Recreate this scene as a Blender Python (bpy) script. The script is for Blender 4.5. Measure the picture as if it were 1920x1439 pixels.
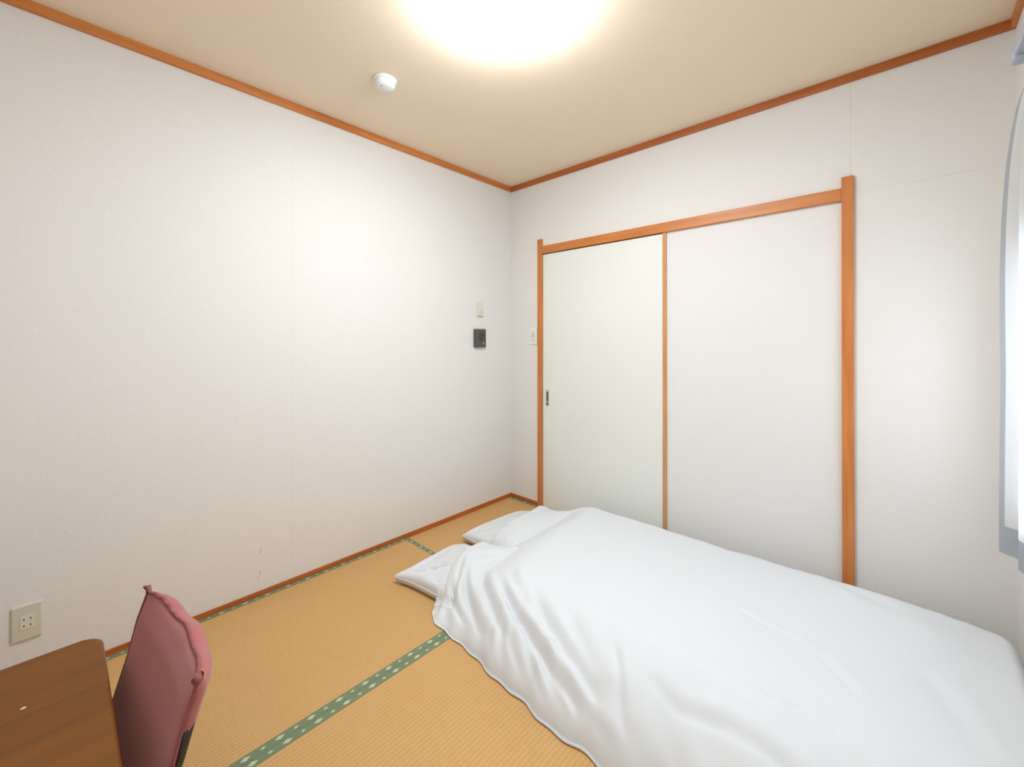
import bpy, bmesh, math, random
import numpy as np
from mathutils import Vector, Matrix

for o in list(bpy.data.objects):
    bpy.data.objects.remove(o, do_unlink=True)
scene = bpy.context.scene
col = scene.collection

# ------------------------------------------------------------------ camera
F_PX, PP_Y = 790.7, 634.85
cam_data = bpy.data.cameras.new('camera')
cam_data.sensor_fit = 'HORIZONTAL'
cam_data.sensor_width = 36.0
cam_data.lens = F_PX / 1920 * 36.0
cam_data.shift_y = -(719.5 - PP_Y) / 1920
cam_data.clip_start = 0.02
cam = bpy.data.objects.new('camera', cam_data)
cam.location = (2.2095, -2.3666, 1.2)
cam.rotation_euler = (math.pi / 2 + 0.0028, 0, 0.7487)
col.objects.link(cam)
scene.camera = cam

# ------------------------------------------------------------------ daylight + exposure
world = bpy.data.worlds.new('world')
scene.world = world
world.use_nodes = True
bg = world.node_tree.nodes['Background']
bg.inputs['Color'].default_value = (0.80, 0.91, 1.0, 1)
bg.inputs['Strength'].default_value = 1.5
vs = scene.view_settings
vs.view_transform = 'Standard'
vs.look = 'None'
vs.gamma = 1.0
vs.use_curve_mapping = False
vs.exposure = 1.52
LAMP_STRENGTH = 24.5

# ------------------------------------------------------------------ room dimensions
W = 2.51          # back wall width (x)
L = 2.84          # left wall length (towards -y)
H = 2.367         # ceiling
ZC = 2.33         # underside of the crown strip

# ------------------------------------------------------------------ material helpers
def new_mat(name):
    m = bpy.data.materials.new(name)
    m.use_nodes = True
    nt = m.node_tree
    return m, nt, nt.nodes['Principled BSDF']

def N(nt, typ, **kw):
    n = nt.nodes.new(typ)
    for k, v in kw.items():
        setattr(n, k, v)
    return n

def math_node(nt, op, a, b=None, clamp=False):
    n = nt.nodes.new('ShaderNodeMath')
    n.operation = op
    n.use_clamp = clamp
    for i, v in enumerate((a, b)):
        if v is None:
            continue
        if isinstance(v, (int, float)):
            n.inputs[i].default_value = v
        else:
            nt.links.new(v, n.inputs[i])
    return n.outputs[0]

def mix_col(nt, fac, a, b):
    n = nt.nodes.new('ShaderNodeMix')
    n.data_type = 'RGBA'
    if isinstance(fac, (int, float)):
        n.inputs[0].default_value = fac
    else:
        nt.links.new(fac, n.inputs[0])
    for i, v in ((6, a), (7, b)):
        if isinstance(v, tuple):
            n.inputs[i].default_value = (*v, 1)
        else:
            nt.links.new(v, n.inputs[i])
    return n.outputs[2]

def coords(nt, scale=(1, 1, 1), kind='Object'):
    tc = N(nt, 'ShaderNodeTexCoord')
    mp = N(nt, 'ShaderNodeMapping')
    mp.inputs['Scale'].default_value = scale
    nt.links.new(tc.outputs[kind], mp.inputs['Vector'])
    return mp.outputs['Vector']

def noise(nt, vec, scale, detail=3, rough=0.5):
    n = N(nt, 'ShaderNodeTexNoise')
    n.inputs['Scale'].default_value = scale
    n.inputs['Detail'].default_value = detail
    n.inputs['Roughness'].default_value = rough
    nt.links.new(vec, n.inputs['Vector'])
    return n.outputs['Fac']

def ramp(nt, fac, stops):
    n = N(nt, 'ShaderNodeValToRGB')
    e = n.color_ramp.elements
    while len(e) < len(stops):
        e.new(0.5)
    for i, (p, c) in enumerate(stops):
        e[i].position = p
        e[i].color = (*c, 1) if len(c) == 3 else c
    nt.links.new(fac, n.inputs[0])
    return n.outputs[0]

def bump(nt, bsdf, height, strength, dist):
    b = N(nt, 'ShaderNodeBump')
    b.inputs['Strength'].default_value = strength
    b.inputs['Distance'].default_value = dist
    nt.links.new(height, b.inputs['Height'])
    nt.links.new(b.outputs[0], bsdf.inputs['Normal'])

def srgb(r, g, b):
    f = lambda v: (v / 255 / 12.92) if v / 255 <= 0.04045 else ((v / 255 + 0.055) / 1.055) ** 2.4
    return (f(r), f(g), f(b))

def plain(name, colr, rough=0.5, metallic=0.0, spec=0.5, var=0.04, scale=30, bmp=0.0):
    m, nt, b = new_mat(name)
    v = coords(nt)
    n = noise(nt, v, scale, 2)
    d = tuple(c * (1 - var) for c in colr)
    c = mix_col(nt, n, d, colr)
    nt.links.new(c, b.inputs['Base Color'])
    b.inputs['Roughness'].default_value = rough
    b.inputs['Metallic'].default_value = metallic
    b.inputs['Specular IOR Level'].default_value = spec
    if bmp:
        bump(nt, b, n, bmp, 0.001)
    return m

def wallpaper(name, base):
    m, nt, b = new_mat(name)
    v = coords(nt, kind='Object')
    n1 = noise(nt, v, 2.2, 2)
    n2 = noise(nt, v, 90, 4, 0.65)
    vo = N(nt, 'ShaderNodeTexVoronoi')
    vo.inputs['Scale'].default_value = 34
    vo.inputs['Randomness'].default_value = 1.0
    nt.links.new(v, vo.inputs['Vector'])
    fleck = ramp(nt, vo.outputs['Distance'], [(0.0, (1, 1, 1)), (0.16, (0.5, 0.5, 0.5)), (0.24, (0, 0, 0))])
    pick = ramp(nt, vo.outputs['Color'], [(0.45, (0, 0, 0)), (0.55, (1, 1, 1))])
    fl = math_node(nt, 'MULTIPLY', fleck, pick)
    c = mix_col(nt, n1, tuple(x * 0.985 for x in base), base)
    c = mix_col(nt, math_node(nt, 'MULTIPLY', n2, 0.25), c, tuple(x * 0.93 for x in base))
    c = mix_col(nt, math_node(nt, 'MULTIPLY', fl, 0.35), c, tuple(min(x * 1.12, 0.95) for x in base))
    nt.links.new(c, b.inputs['Base Color'])
    b.inputs['Roughness'].default_value = 0.75
    b.inputs['Specular IOR Level'].default_value = 0.25
    bump(nt, b, n2, 0.25, 0.002)
    return m

def wood(name, light, dark, axis, rough=0.42, fine=1.0, coat=0.0):
    m, nt, b = new_mat(name)
    s = [22.0, 22.0, 22.0]
    s[axis] = 1.1
    v = coords(nt, tuple(x * fine for x in s))
    n = noise(nt, v, 2.2, 5, 0.6)
    s2 = [110.0, 110.0, 110.0]
    s2[axis] = 3.0
    v2 = coords(nt, tuple(s2))
    n2 = noise(nt, v2, 2.0, 3, 0.6)
    f = ramp(nt, n, [(0.28, (0, 0, 0)), (0.72, (1, 1, 1))])
    c = mix_col(nt, f, dark, light)
    c = mix_col(nt, math_node(nt, 'MULTIPLY', n2, 0.28), c, tuple(x * 0.6 for x in dark))
    nt.links.new(c, b.inputs['Base Color'])
    b.inputs['Roughness'].default_value = rough
    b.inputs['Coat Weight'].default_value = coat
    bump(nt, b, n2, 0.06, 0.001)
    return m

M = {}
WP = (0.85, 0.812, 0.772)
M['wallpaper'] = wallpaper('wallpaper', WP)
M['wallpaper_panel'] = wallpaper('wallpaper_panel', (0.85, 0.818, 0.785))
OL, OD = srgb(226, 146, 78), srgb(196, 110, 46)
M['wood_x'] = wood('wood_x', OL, OD, 0)
M['wood_y'] = wood('wood_y', OL, OD, 1)
M['wood_z'] = wood('wood_z', OL, OD, 2)
M['wood_pale'] = wood('wood_pale', srgb(226, 168, 112), srgb(205, 140, 86), 2)
M['wood_dark_y'] = wood('wood_dark_y', srgb(206, 118, 56), srgb(176, 92, 38), 1)
M['wood_dark_x'] = wood('wood_dark_x', srgb(200, 116, 56), srgb(166, 88, 38), 0)

m, nt, b = new_mat('ceiling_paint')
v = coords(nt)
n = noise(nt, v, 3.0, 3)
c = mix_col(nt, n, (0.91, 0.76, 0.58), (0.93, 0.78, 0.60))
nt.links.new(c, b.inputs['Base Color'])
b.inputs['Roughness'].default_value = 0.8
b.inputs['Specular IOR Level'].default_value = 0.2
bump(nt, b, noise(nt, v, 160, 3), 0.12, 0.001)
M['ceiling'] = m

M['door_cream'] = plain('door_cream', (0.86, 0.86, 0.80), 0.5, var=0.015, scale=6)
M['white_plastic'] = plain('white_plastic', (0.87, 0.88, 0.85), 0.35, var=0.02)
M['cream_plastic'] = plain('cream_plastic', (0.72, 0.68, 0.54), 0.35, var=0.02)
M['cream_light'] = plain('cream_light', (0.78, 0.75, 0.64), 0.35, var=0.02)
M['slot_dark'] = plain('slot_dark', (0.02, 0.018, 0.015), 0.6)
M['dark_plastic'] = plain('dark_plastic', (0.095, 0.093, 0.085), 0.4, var=0.1)
M['dark_plastic_disc'] = plain('dark_plastic_disc', (0.05, 0.05, 0.048), 0.3, var=0.1)
M['grey_print'] = plain('grey_print', (0.30, 0.31, 0.32), 0.5)
M['steel'] = plain('steel', (0.55, 0.54, 0.52), 0.3, metallic=0.9)
M['steel_dark'] = plain('steel_dark', (0.16, 0.155, 0.14), 0.4, metallic=0.5)
M['rail_grey'] = plain('rail_grey', (0.50, 0.54, 0.62), 0.35)
M['aluminium'] = plain('aluminium', (0.6, 0.6, 0.6), 0.35, metallic=0.8)
M['black_shell'] = plain('black_shell', (0.012, 0.012, 0.013), 0.55, bmp=0.1, scale=300)
M['subfloor'] = plain('subfloor', (0.25, 0.17, 0.1), 0.8)
M['speck'] = plain('speck', (0.8, 0.76, 0.66), 0.7)
M['chip'] = plain('chip', (0.42, 0.38, 0.34), 0.8)

# lamp shade: milky acrylic lit from inside
m, nt, b = new_mat('lamp_glow')
b.inputs['Base Color'].default_value = (0.9, 0.9, 0.9, 1)
b.inputs['Emission Color'].default_value = (0.905, 1.0, 1.08, 1)
b.inputs['Emission Strength'].default_value = LAMP_STRENGTH
M['lamp'] = m

# cotton
def cotton(name, colr, bs=0.15):
    m, nt, b = new_mat(name)
    v = coords(nt)
    n = noise(nt, v, 420, 2, 0.6)
    n2 = noise(nt, v, 9, 4, 0.55)
    c = mix_col(nt, n, tuple(x * 0.975 for x in colr), colr)
    nt.links.new(c, b.inputs['Base Color'])
    b.inputs['Roughness'].default_value = 0.9
    b.inputs['Specular IOR Level'].default_value = 0.15
    h = math_node(nt, 'ADD', math_node(nt, 'MULTIPLY', n, 0.05), n2)
    bump(nt, b, h, bs, 0.006)
    return m
M['cotton'] = cotton('cotton', (0.765, 0.780, 0.795))
M['cotton_pillow'] = cotton('cotton_pillow', (0.765, 0.775, 0.785), 0.25)

# red chair fabric
m, nt, b = new_mat('red_fabric')
v = coords(nt)
n = noise(nt, v, 260, 3, 0.7)
n2 = noise(nt, v, 7, 3)
c = mix_col(nt, n, (0.38, 0.105, 0.098), (0.57, 0.205, 0.19))
c = mix_col(nt, math_node(nt, 'MULTIPLY', n2, 0.35), c, (0.52, 0.21, 0.20))
nt.links.new(c, b.inputs['Base Color'])
b.inputs['Roughness'].default_value = 0.95
b.inputs['Specular IOR Level'].default_value = 0.1
b.inputs['Sheen Weight'].default_value = 0.25
b.inputs['Sheen Roughness'].default_value = 0.5
bump(nt, b, n, 0.35, 0.0015)
M['red_fabric'] = m
M['red_seam'] = plain('red_seam', (0.42, 0.15, 0.145), 0.95, var=0.3, scale=200, bmp=0.3, spec=0.1)

# dark walnut table top
M['table_wood'] = wood('table_wood', srgb(142, 86, 24), srgb(114, 66, 16), 1, rough=0.42, fine=0.35)
M['table_wood'].node_tree.nodes['Principled BSDF'].inputs['Specular IOR Level'].default_value = 0.3
M['table_edge'] = wood('table_edge', srgb(112, 66, 30), srgb(84, 46, 20), 1, rough=0.4, fine=0.35)

# tatami: rush rows run along local X (mat length), 15 mm apart across local Y
m, nt, b = new_mat('tatami')
tc = N(nt, 'ShaderNodeTexCoord')
sp = N(nt, 'ShaderNodeSeparateXYZ')
nt.links.new(tc.outputs['Object'], sp.inputs[0])
X_, Y_ = sp.outputs[0], sp.outputs[1]
row = math_node(nt, 'SINE', math_node(nt, 'MULTIPLY', Y_, 2 * math.pi / 0.0145))
row01 = math_node(nt, 'MULTIPLY_ADD', row, 0.5); nt.nodes[-1].inputs[2].default_value = 0.5
ridx = math_node(nt, 'FLOOR', math_node(nt, 'DIVIDE', Y_, 0.0145))
stag = math_node(nt, 'MULTIPLY', math_node(nt, 'MODULO', ridx, 2.0), math.pi)
rush = math_node(nt, 'SINE', math_node(nt, 'ADD', math_node(nt, 'MULTIPLY', X_, 2 * math.pi / 0.0075), stag))
rush01 = math_node(nt, 'MULTIPLY_ADD', rush, 0.5); nt.nodes[-1].inputs[2].default_value = 0.5
vobj = tc.outputs['Object']
mp = N(nt, 'ShaderNodeMapping')
mp.inputs['Scale'].default_value = (260, 14, 14)
nt.links.new(vobj, mp.inputs[0])
fib = noise(nt, mp.outputs[0], 1.0, 3, 0.6)
mp2 = N(nt, 'ShaderNodeMapping')
mp2.inputs['Scale'].default_value = (3, 3, 3)
nt.links.new(vobj, mp2.inputs[0])
big = noise(nt, mp2.outputs[0], 1.0, 4, 0.6)
c = mix_col(nt, fib, srgb(204, 158, 98), srgb(228, 186, 126))
c = mix_col(nt, math_node(nt, 'MULTIPLY', big, 0.5), c, srgb(206, 158, 98))
groove = ramp(nt, row01, [(0.0, (1, 1, 1)), (0.16, (0, 0, 0))])
c = mix_col(nt, math_node(nt, 'MULTIPLY', groove, 0.30), c, srgb(160, 108, 56))
dots = math_node(nt, 'MULTIPLY', math_node(nt, 'SUBTRACT', 1.0, rush01), 0.16)
c = mix_col(nt, dots, c, srgb(172, 122, 66))
nt.links.new(c, b.inputs['Base Color'])
b.inputs['Roughness'].default_value = 0.6
b.inputs['Specular IOR Level'].default_value = 0.3
h = math_node(nt, 'ADD', math_node(nt, 'POWER', row01, 0.5), math_node(nt, 'MULTIPLY', rush01, 0.35))
bump(nt, b, h, 0.35, 0.0012)
M['tatami'] = m

# green cloth edging with woven diamonds: along local X, motif centred on local Y = 0
def border_mat():
    m, nt, b = new_mat('tatami_border')
    tc = N(nt, 'ShaderNodeTexCoord')
    sp = N(nt, 'ShaderNodeSeparateXYZ')
    nt.links.new(tc.outputs['Object'], sp.inputs[0])
    X_, Y_ = sp.outputs[0], sp.outputs[1]
    pitch = 0.0915
    def diamond(shift, a, bb, gap):
        u = math_node(nt, 'FRACT', math_node(nt, 'DIVIDE', math_node(nt, 'ADD', X_, shift + 50 * pitch), pitch))
        du = math_node(nt, 'ABSOLUTE', math_node(nt, 'MULTIPLY', math_node(nt, 'SUBTRACT', u, 0.5), pitch))
        dv = math_node(nt, 'ABSOLUTE', Y_)
        p = math_node(nt, 'DIVIDE', du, a)
        q = math_node(nt, 'DIVIDE', dv, bb)
        inside = math_node(nt, 'LESS_THAN', math_node(nt, 'ADD', p, q), 1.0)
        if gap:
            # four small lozenges: cut along the two diagonals of the lozenge
            d = math_node(nt, 'ABSOLUTE', math_node(nt, 'SUBTRACT', p, q))
            keep = math_node(nt, 'GREATER_THAN', d, gap)
            inside = math_node(nt, 'MULTIPLY', inside, keep)
        return inside
    big = diamond(0.0, 0.0140, 0.0072, 0.03)
    small = diamond(pitch / 2, 0.0078, 0.0043, 0.03)
    f = math_node(nt, 'MAXIMUM', big, small)
    v = coords(nt, (1, 1, 1))
    n = noise(nt, v, 500, 2, 0.7)
    g = mix_col(nt, n, srgb(108, 122, 90), srgb(132, 146, 112))
    w = mix_col(nt, n, srgb(196, 202, 166), srgb(222, 224, 198))
    c = mix_col(nt, math_node(nt, 'MULTIPLY', f, 0.9), g, w)
    nt.links.new(c, b.inputs['Base Color'])
    b.inputs['Roughness'].default_value = 0.8
    bump(nt, b, n, 0.2, 0.0008)
    return m
M['border'] = border_mat()

# sheer curtain cloth: diffuse + translucent
def sheer(name, colr, trans):
    m = bpy.data.materials.new(name)
    m.use_nodes = True
    nt = m.node_tree
    nt.nodes.remove(nt.nodes['Principled BSDF'])
    out = nt.nodes['Material Output']
    d = N(nt, 'ShaderNodeBsdfDiffuse')
    t = N(nt, 'ShaderNodeBsdfTranslucent')
    mx = N(nt, 'ShaderNodeMixShader')
    mx.inputs[0].default_value = trans
    v = coords(nt, (120, 120, 9))
    n = noise(nt, v, 3, 3, 0.7)
    c = mix_col(nt, n, tuple(x * 0.88 for x in colr), colr)
    for s in (d, t):
        nt.links.new(c, s.inputs['Color'])
    nt.links.new(d.outputs[0], mx.inputs[1])
    nt.links.new(t.outputs[0], mx.inputs[2])
    nt.links.new(mx.outputs[0], out.inputs['Surface'])
    return m
M['sheer'] = sheer('sheer_white', (0.94, 0.95, 0.96), 0.60)
M['sheer_grey'] = sheer('sheer_grey', (0.50, 0.53, 0.57), 0.35)

m, nt, b = new_mat('window_glass')
b.inputs['Base Color'].default_value = (1, 1, 1, 1)
b.inputs['Roughness'].default_value = 0.0
b.inputs['Transmission Weight'].default_value = 1.0
b.inputs['IOR'].default_value = 1.05
M['glass'] = m

# ------------------------------------------------------------------ mesh helpers
def mesh_obj(name, verts, faces, mat, parent=None, smooth=False, loc=None):
    me = bpy.data.meshes.new(name)
    me.from_pydata([tuple(v) for v in verts], [], [tuple(f) for f in faces])
    me.update()
    if smooth:
        me.polygons.foreach_set('use_smooth', [True] * len(me.polygons))
    return link(name, me, mat, parent, loc)

def link(name, me, mat, parent=None, loc=None):
    if mat is not None and not me.materials:
        me.materials.append(M[mat] if isinstance(mat, str) else mat)
    o = bpy.data.objects.new(name, me)
    col.objects.link(o)
    if loc is not None:
        o.location = loc
    if parent is not None:
        o.parent = parent
    return o

def bm_obj(name, bm, mat, parent=None, smooth=False, loc=None):
    bmesh.ops.recalc_face_normals(bm, faces=bm.faces[:])
    me = bpy.data.meshes.new(name)
    bm.to_mesh(me)
    bm.free()
    if smooth:
        me.polygons.foreach_set('use_smooth', [True] * len(me.polygons))
    return link(name, me, mat, parent, loc)

def add_box(bm, lo, hi, bev=0.0, seg=2):
    tmp = bmesh.new()
    bmesh.ops.create_cube(tmp, size=1.0)
    for v in tmp.verts:
        v.co = Vector(((lo[i] + hi[i]) / 2 + v.co[i] * (hi[i] - lo[i]) for i in range(3)))
    if bev:
        bmesh.ops.bevel(tmp, geom=tmp.edges[:], offset=bev, segments=seg, profile=0.5, affect='EDGES')
    me = bpy.data.meshes.new('t')
    tmp.to_mesh(me)
    tmp.free()
    bm.from_mesh(me)
    bpy.data.meshes.remove(me)

def box(name, lo, hi, mat, parent=None, bev=0.0, seg=2, smooth=False):
    """box whose object origin sits at the middle of its base"""
    bm = bmesh.new()
    org = Vector(((lo[0] + hi[0]) / 2, (lo[1] + hi[1]) / 2, lo[2]))
    add_box(bm, Vector(lo) - org, Vector(hi) - org, bev, seg)
    p = org - (parent_origin(parent))
    return bm_obj(name, bm, mat, parent, smooth, p)

def parent_origin(parent):
    o = Vector((0, 0, 0))
    while parent is not None:
        o = o + parent.location
        parent = parent.parent
    return o

def empty(name, loc):
    o = bpy.data.objects.new(name, None)
    o.empty_display_size = 0.05
    o.location = loc
    col.objects.link(o)
    return o

def lathe(name, prof, mat, parent=None, loc=(0, 0, 0), seg=48, axis='Z', smooth=True):
    verts, faces = [], []
    n = len(prof)
    for i in range(seg):
        a = 2 * math.pi * i / seg
        for r, z in prof:
            p = (r * math.cos(a), r * math.sin(a), z)
            if axis == 'X':
                p = (z, p[0], p[1])
            verts.append(p)
    for i in range(seg):
        j = (i + 1) % seg
        for k in range(n - 1):
            faces.append((i * n + k, j * n + k, j * n + k + 1, i * n + k + 1))
    bm = bmesh.new()
    vs_ = [bm.verts.new(v) for v in verts]
    for f in faces:
        try:
            bm.faces.new([vs_[q] for q in f])
        except ValueError:
            pass
    bmesh.ops.remove_doubles(bm, verts=bm.verts[:], dist=1e-5)
    return bm_obj(name, bm, mat, parent, smooth, loc)

def tube(name, pts, rad, mat, parent=None, seg=8, loc=None):
    pts = [Vector(p) for p in pts]
    verts, faces = [], []
    up = Vector((0.13, 0.31, 0.94)).normalized()
    for i, p in enumerate(pts):
        t = (pts[min(i + 1, len(pts) - 1)] - pts[max(i - 1, 0)]).normalized()
        a = t.cross(up)
        if a.length < 1e-3:
            a = t.cross(Vector((1, 0, 0)))
        a.normalize()
        b_ = t.cross(a).normalized()
        r = rad[i] if isinstance(rad, (list, tuple)) else rad
        for k in range(seg):
            q = 2 * math.pi * k / seg
            verts.append(p + a * (r * math.cos(q)) + b_ * (r * math.sin(q)))
    for i in range(len(pts) - 1):
        for k in range(seg):
            k2 = (k + 1) % seg
            faces.append((i * seg + k, i * seg + k2, (i + 1) * seg + k2, (i + 1) * seg + k))
    faces.append(tuple(range(seg))[::-1])
    faces.append(tuple(range((len(pts) - 1) * seg, len(pts) * seg)))
    return mesh_obj(name, verts, faces, mat, parent, True, loc)

def struct(o, label=None, cat=None):
    o['kind'] = 'structure'
    if label:
        o['label'] = label
        o['category'] = cat
    return o

def tag(o, label, cat, group=None):
    o['label'] = label
    o['category'] = cat
    if group:
        o['group'] = group
    return o

# ------------------------------------------------------------------ structure: floor with tatami
T = 0.12
floor = box('floor', (-T, -L - T, -0.16), (W + T, T, -0.055), 'subfloor')
struct(floor, 'golden tatami mat floor with green patterned cloth edging', 'floor')

def tatami(x0, x1, y0, y1, top, along, borders, shifts=(0.0, 0.0)):
    """mat with its long side along axis 'along'; borders: which long sides carry the cloth edging"""
    g = 0.0006
    cx, cy = (x0 + x1) / 2, (y0 + y1) / 2
    ln, wd = (x1 - x0, y1 - y0) if along == 'x' else (y1 - y0, x1 - x0)
    ln -= 2 * g
    wd -= 2 * g
    bm = bmesh.new()
    add_box(bm, (-ln / 2, -wd / 2, -0.05), (ln / 2, wd / 2, 0), 0.003, 2)
    o = bm_obj('tatami_mat', bm, 'tatami')
    o.location = (cx, cy, top)
    o.rotation_euler = (0, 0, 0 if along == 'x' else math.pi / 2)
    o.parent = floor
    o.location -= floor.location
    bw = 0.0285
    for s, sh in zip((-1, 1), shifts):
        if s not in borders:
            continue
        bm = bmesh.new()
        # cloth strip wrapped over the mat's long edge
        add_box(bm, (-ln / 2 + sh, -bw / 2, -0.049), (ln / 2 + sh, bw / 2, 0.0012), 0.0012, 2)
        bo = bm_obj('tatami_border', bm, 'border')
        bo.parent = o
        bo.location = (-sh, s * (wd / 2 - bw / 2 + 0.0004), 0)
    return o

XA, XC = 0.845, 1.678
YB = -0.945
# rotated 90 deg: local x -> world y, local y -> world -x ; s=+1 is the side facing -x
lnA = L + YB          # length of the lengthwise mats (centre y = (YB-L)/2)
tatami(0.0, XA, -L, YB, 0.0, 'y', (-1, 1), (0.0625, 0.03))
tatami(XA, XC, -L, YB, 0.0, 'y', (-1, 1), (0.0, 0.0515))
tatami(XC, W, -L, YB, 0.0, 'y', (-1, 1))
tatami(0.0, XC, YB, 0.0, -0.004, 'x', (-1, 1))
tatami(XC, W, YB, 0.0, -0.004, 'x', (-1, 1))

# ------------------------------------------------------------------ walls and ceiling
def wall(name, lo, hi, mat='wallpaper', label=None):
    return struct(box(name, lo, hi, mat), label, 'wall')

Z0 = -0.055
# left wall: plaster core with two wallpaper sheets meeting at a seam
wl = wall('wall_left', (-T, -L - T, Z0), (-0.004, 0, H + 0.1), 'wallpaper', 'long beige wallpapered wall with dark square speaker and power outlet')
SEAM_Y = -1.579
for a, c_ in ((-L, SEAM_Y - 0.00012), (SEAM_Y + 0.00012, 0.0)):
    box('wallpaper_sheet', (-0.0045, a, Z0), (0.0, c_, H), 'wallpaper', wl)
# small scuffs in the paper near the seam
for y_, z_, hh, ww, rot in ((-1.72, 0.208, 0.022, 0.004, 0.35), (-1.722, 0.108, 0.024, 0.0025, 0.15), (-1.729, 0.088, 0.014, 0.0025, 0.1)):
    bm = bmesh.new()
    ring = [(-0.5, -0.2), (-0.3, -0.5), (0.1, -0.42), (0.35, -0.1), (0.5, 0.35), (0.2, 0.5), (-0.1, 0.3)]
    vv = [bm.verts.new((0.0006, px * ww + pz * hh * rot, pz * hh)) for px, pz in ring]
    f = bm.faces.new(vv)
    ext = bmesh.ops.extrude_face_region(bm, geom=[f])
    for e in ext['geom']:
        if isinstance(e, bmesh.types.BMVert):
            e.co.x -= 0.0014
    o = bm_obj('paper_chip', bm, 'chip', wl)
    o.location = Vector((0, y_, z_)) - wl.location

# back wall with a closet opening
OX0, OX1, OZ = 0.282, 2.03, 1.845
wb = wall('wall_back', (-T, 0.05, Z0), (W + T, T + 0.05, H + 0.1), 'wallpaper', 'beige wallpapered wall holding the wood framed sliding closet door')
def sheet(x0, x1, z0, z1, y0=0.0):
    return box('wallpaper_sheet', (x0, y0, z0), (x1, 0.0505, z1), 'wallpaper', wb)
sheet(-0.004, OX0, Z0, H)
sheet(OX0 + 0.0002, 2.0398, OZ, H)
sheet(2.0402, W + 0.004, OZ, H)
sheet(OX1, W + 0.004, Z0, OZ - 0.0004)
box('wall_panel', (1.2145, 0.008, Z0), (OX1 + 0.002, 0.0505, OZ + 0.002), 'wallpaper_panel', wb, 0.0006, 1)

# right wall with a window opening
WY0, WY1, WZ0, WZ1 = -1.30, -0.235, 0.60, 1.52
bm = bmesh.new()
org = Vector((W, -L / 2, Z0))
for lo, hi in (((W, -L - T, Z0), (W + T, T * 0 + 0.05, WZ0)), ((W, -L - T, WZ1), (W + T, 0.05, H + 0.1)),
               ((W, -L - T, WZ0), (W + T, WY0, WZ1)), ((W, WY1, WZ0), (W + T, 0.05, WZ1))):
    add_box(bm, Vector(lo) - org, Vector(hi) - org)
wr = bm_obj('wall_right', bm, 'wallpaper', None, False, org)
struct(wr, 'beige wallpapered wall with the curtained window', 'wall')
wall('wall_front', (-T, -L - T, Z0), (W + T, -L, H + 0.1), 'wallpaper', 'beige wallpapered wall behind the low table')
ce = struct(box('ceiling', (-T, -L - T, H), (W + T, T + 0.05, H + 0.1), 'ceiling'), 'tan painted ceiling with round lamp', 'ceiling')

# window
wn = empty('window_1', (W + 0.06, (WY0 + WY1) / 2, WZ0))
struct(wn, 'aluminium framed window behind the white curtain', 'window')
fw = 0.035
for n_, lo, hi in (('window_frame', (W + 0.035, WY0, WZ0), (W + 0.085, WY1, WZ0 + fw)), ('window_frame', (W + 0.035, WY0, WZ1 - fw), (W + 0.085, WY1, WZ1)),
                   ('window_frame', (W + 0.035, WY0, WZ0 + fw), (W + 0.085, WY0 + fw, WZ1 - fw)), ('window_frame', (W + 0.035, WY1 - fw, WZ0 + fw), (W + 0.085, WY1, WZ1 - fw)),
                   ('meeting_stile', (W + 0.045, (WY0 + WY1) / 2 - 0.02, WZ0 + fw), (W + 0.075, (WY0 + WY1) / 2 + 0.02, WZ1 - fw))):
    box(n_, lo, hi, 'aluminium', wn, 0.002, 1)
ym = (WY0 + WY1) / 2
for a, c_ in ((WY0 + fw, ym - 0.02), (ym + 0.02, WY1 - fw)):
    box('pane', (W + 0.058, a, WZ0 + fw), (W + 0.062, c_, WZ1 - fw), 'glass', wn)
box('window_sill', (W - 0.006, WY0 - 0.02, WZ0 - 0.02), (W + 0.035, WY1 + 0.02, WZ0 - 0.0005), 'wood_y', wn, 0.002, 1)

# crown strips, floor strips
cw = 0.013
struct(box('trim_1', (0.0, -L, ZC), (cw, -cw, H), 'wood_y', None, 0.0015, 2), 'orange wood crown strip above the long left wall', 'trim')
struct(box('trim_2', (0.0, -cw, ZC), (W, 0.0, H), 'wood_dark_x', None, 0.0015, 2), 'orange wood crown strip above the closet wall', 'trim')
struct(box('trim_3', (W - cw, -L, ZC), (W, -cw, H), 'wood_y', None, 0.0015, 2), 'orange wood crown strip above the curtain', 'trim')
struct(box('trim_4', (cw, -L, ZC), (W - cw, -L + cw, H), 'wood_x', None, 0.0015, 2), 'orange wood crown strip above the low table wall', 'trim')
bh, bt = 0.026, 0.005
struct(box('baseboard_left', (0.0, -L, -0.03), (bt, -bt, bh), 'wood_dark_y', None, 0.001, 1), 'thin brown wood strip along the foot of the long wall', 'baseboard')
struct(box('baseboard_back', (0.0, -bt, -0.03), (0.27, 0.0, bh), 'wood_dark_x', None, 0.001, 1), 'short brown wood strip between corner and door jamb', 'baseboard')
struct(box('baseboard_right', (W - bt, -L, -0.03), (W, 0.0, bh), 'wood_dark_y', None, 0.001, 1), 'brown wood strip along the foot of the window wall', 'baseboard')
struct(box('baseboard_front', (bt, -L, -0.03), (W - bt, -L + bt, bh), 'wood_dark_x', None, 0.001, 1), 'brown wood strip along the wall behind the low table', 'baseboard')

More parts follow.
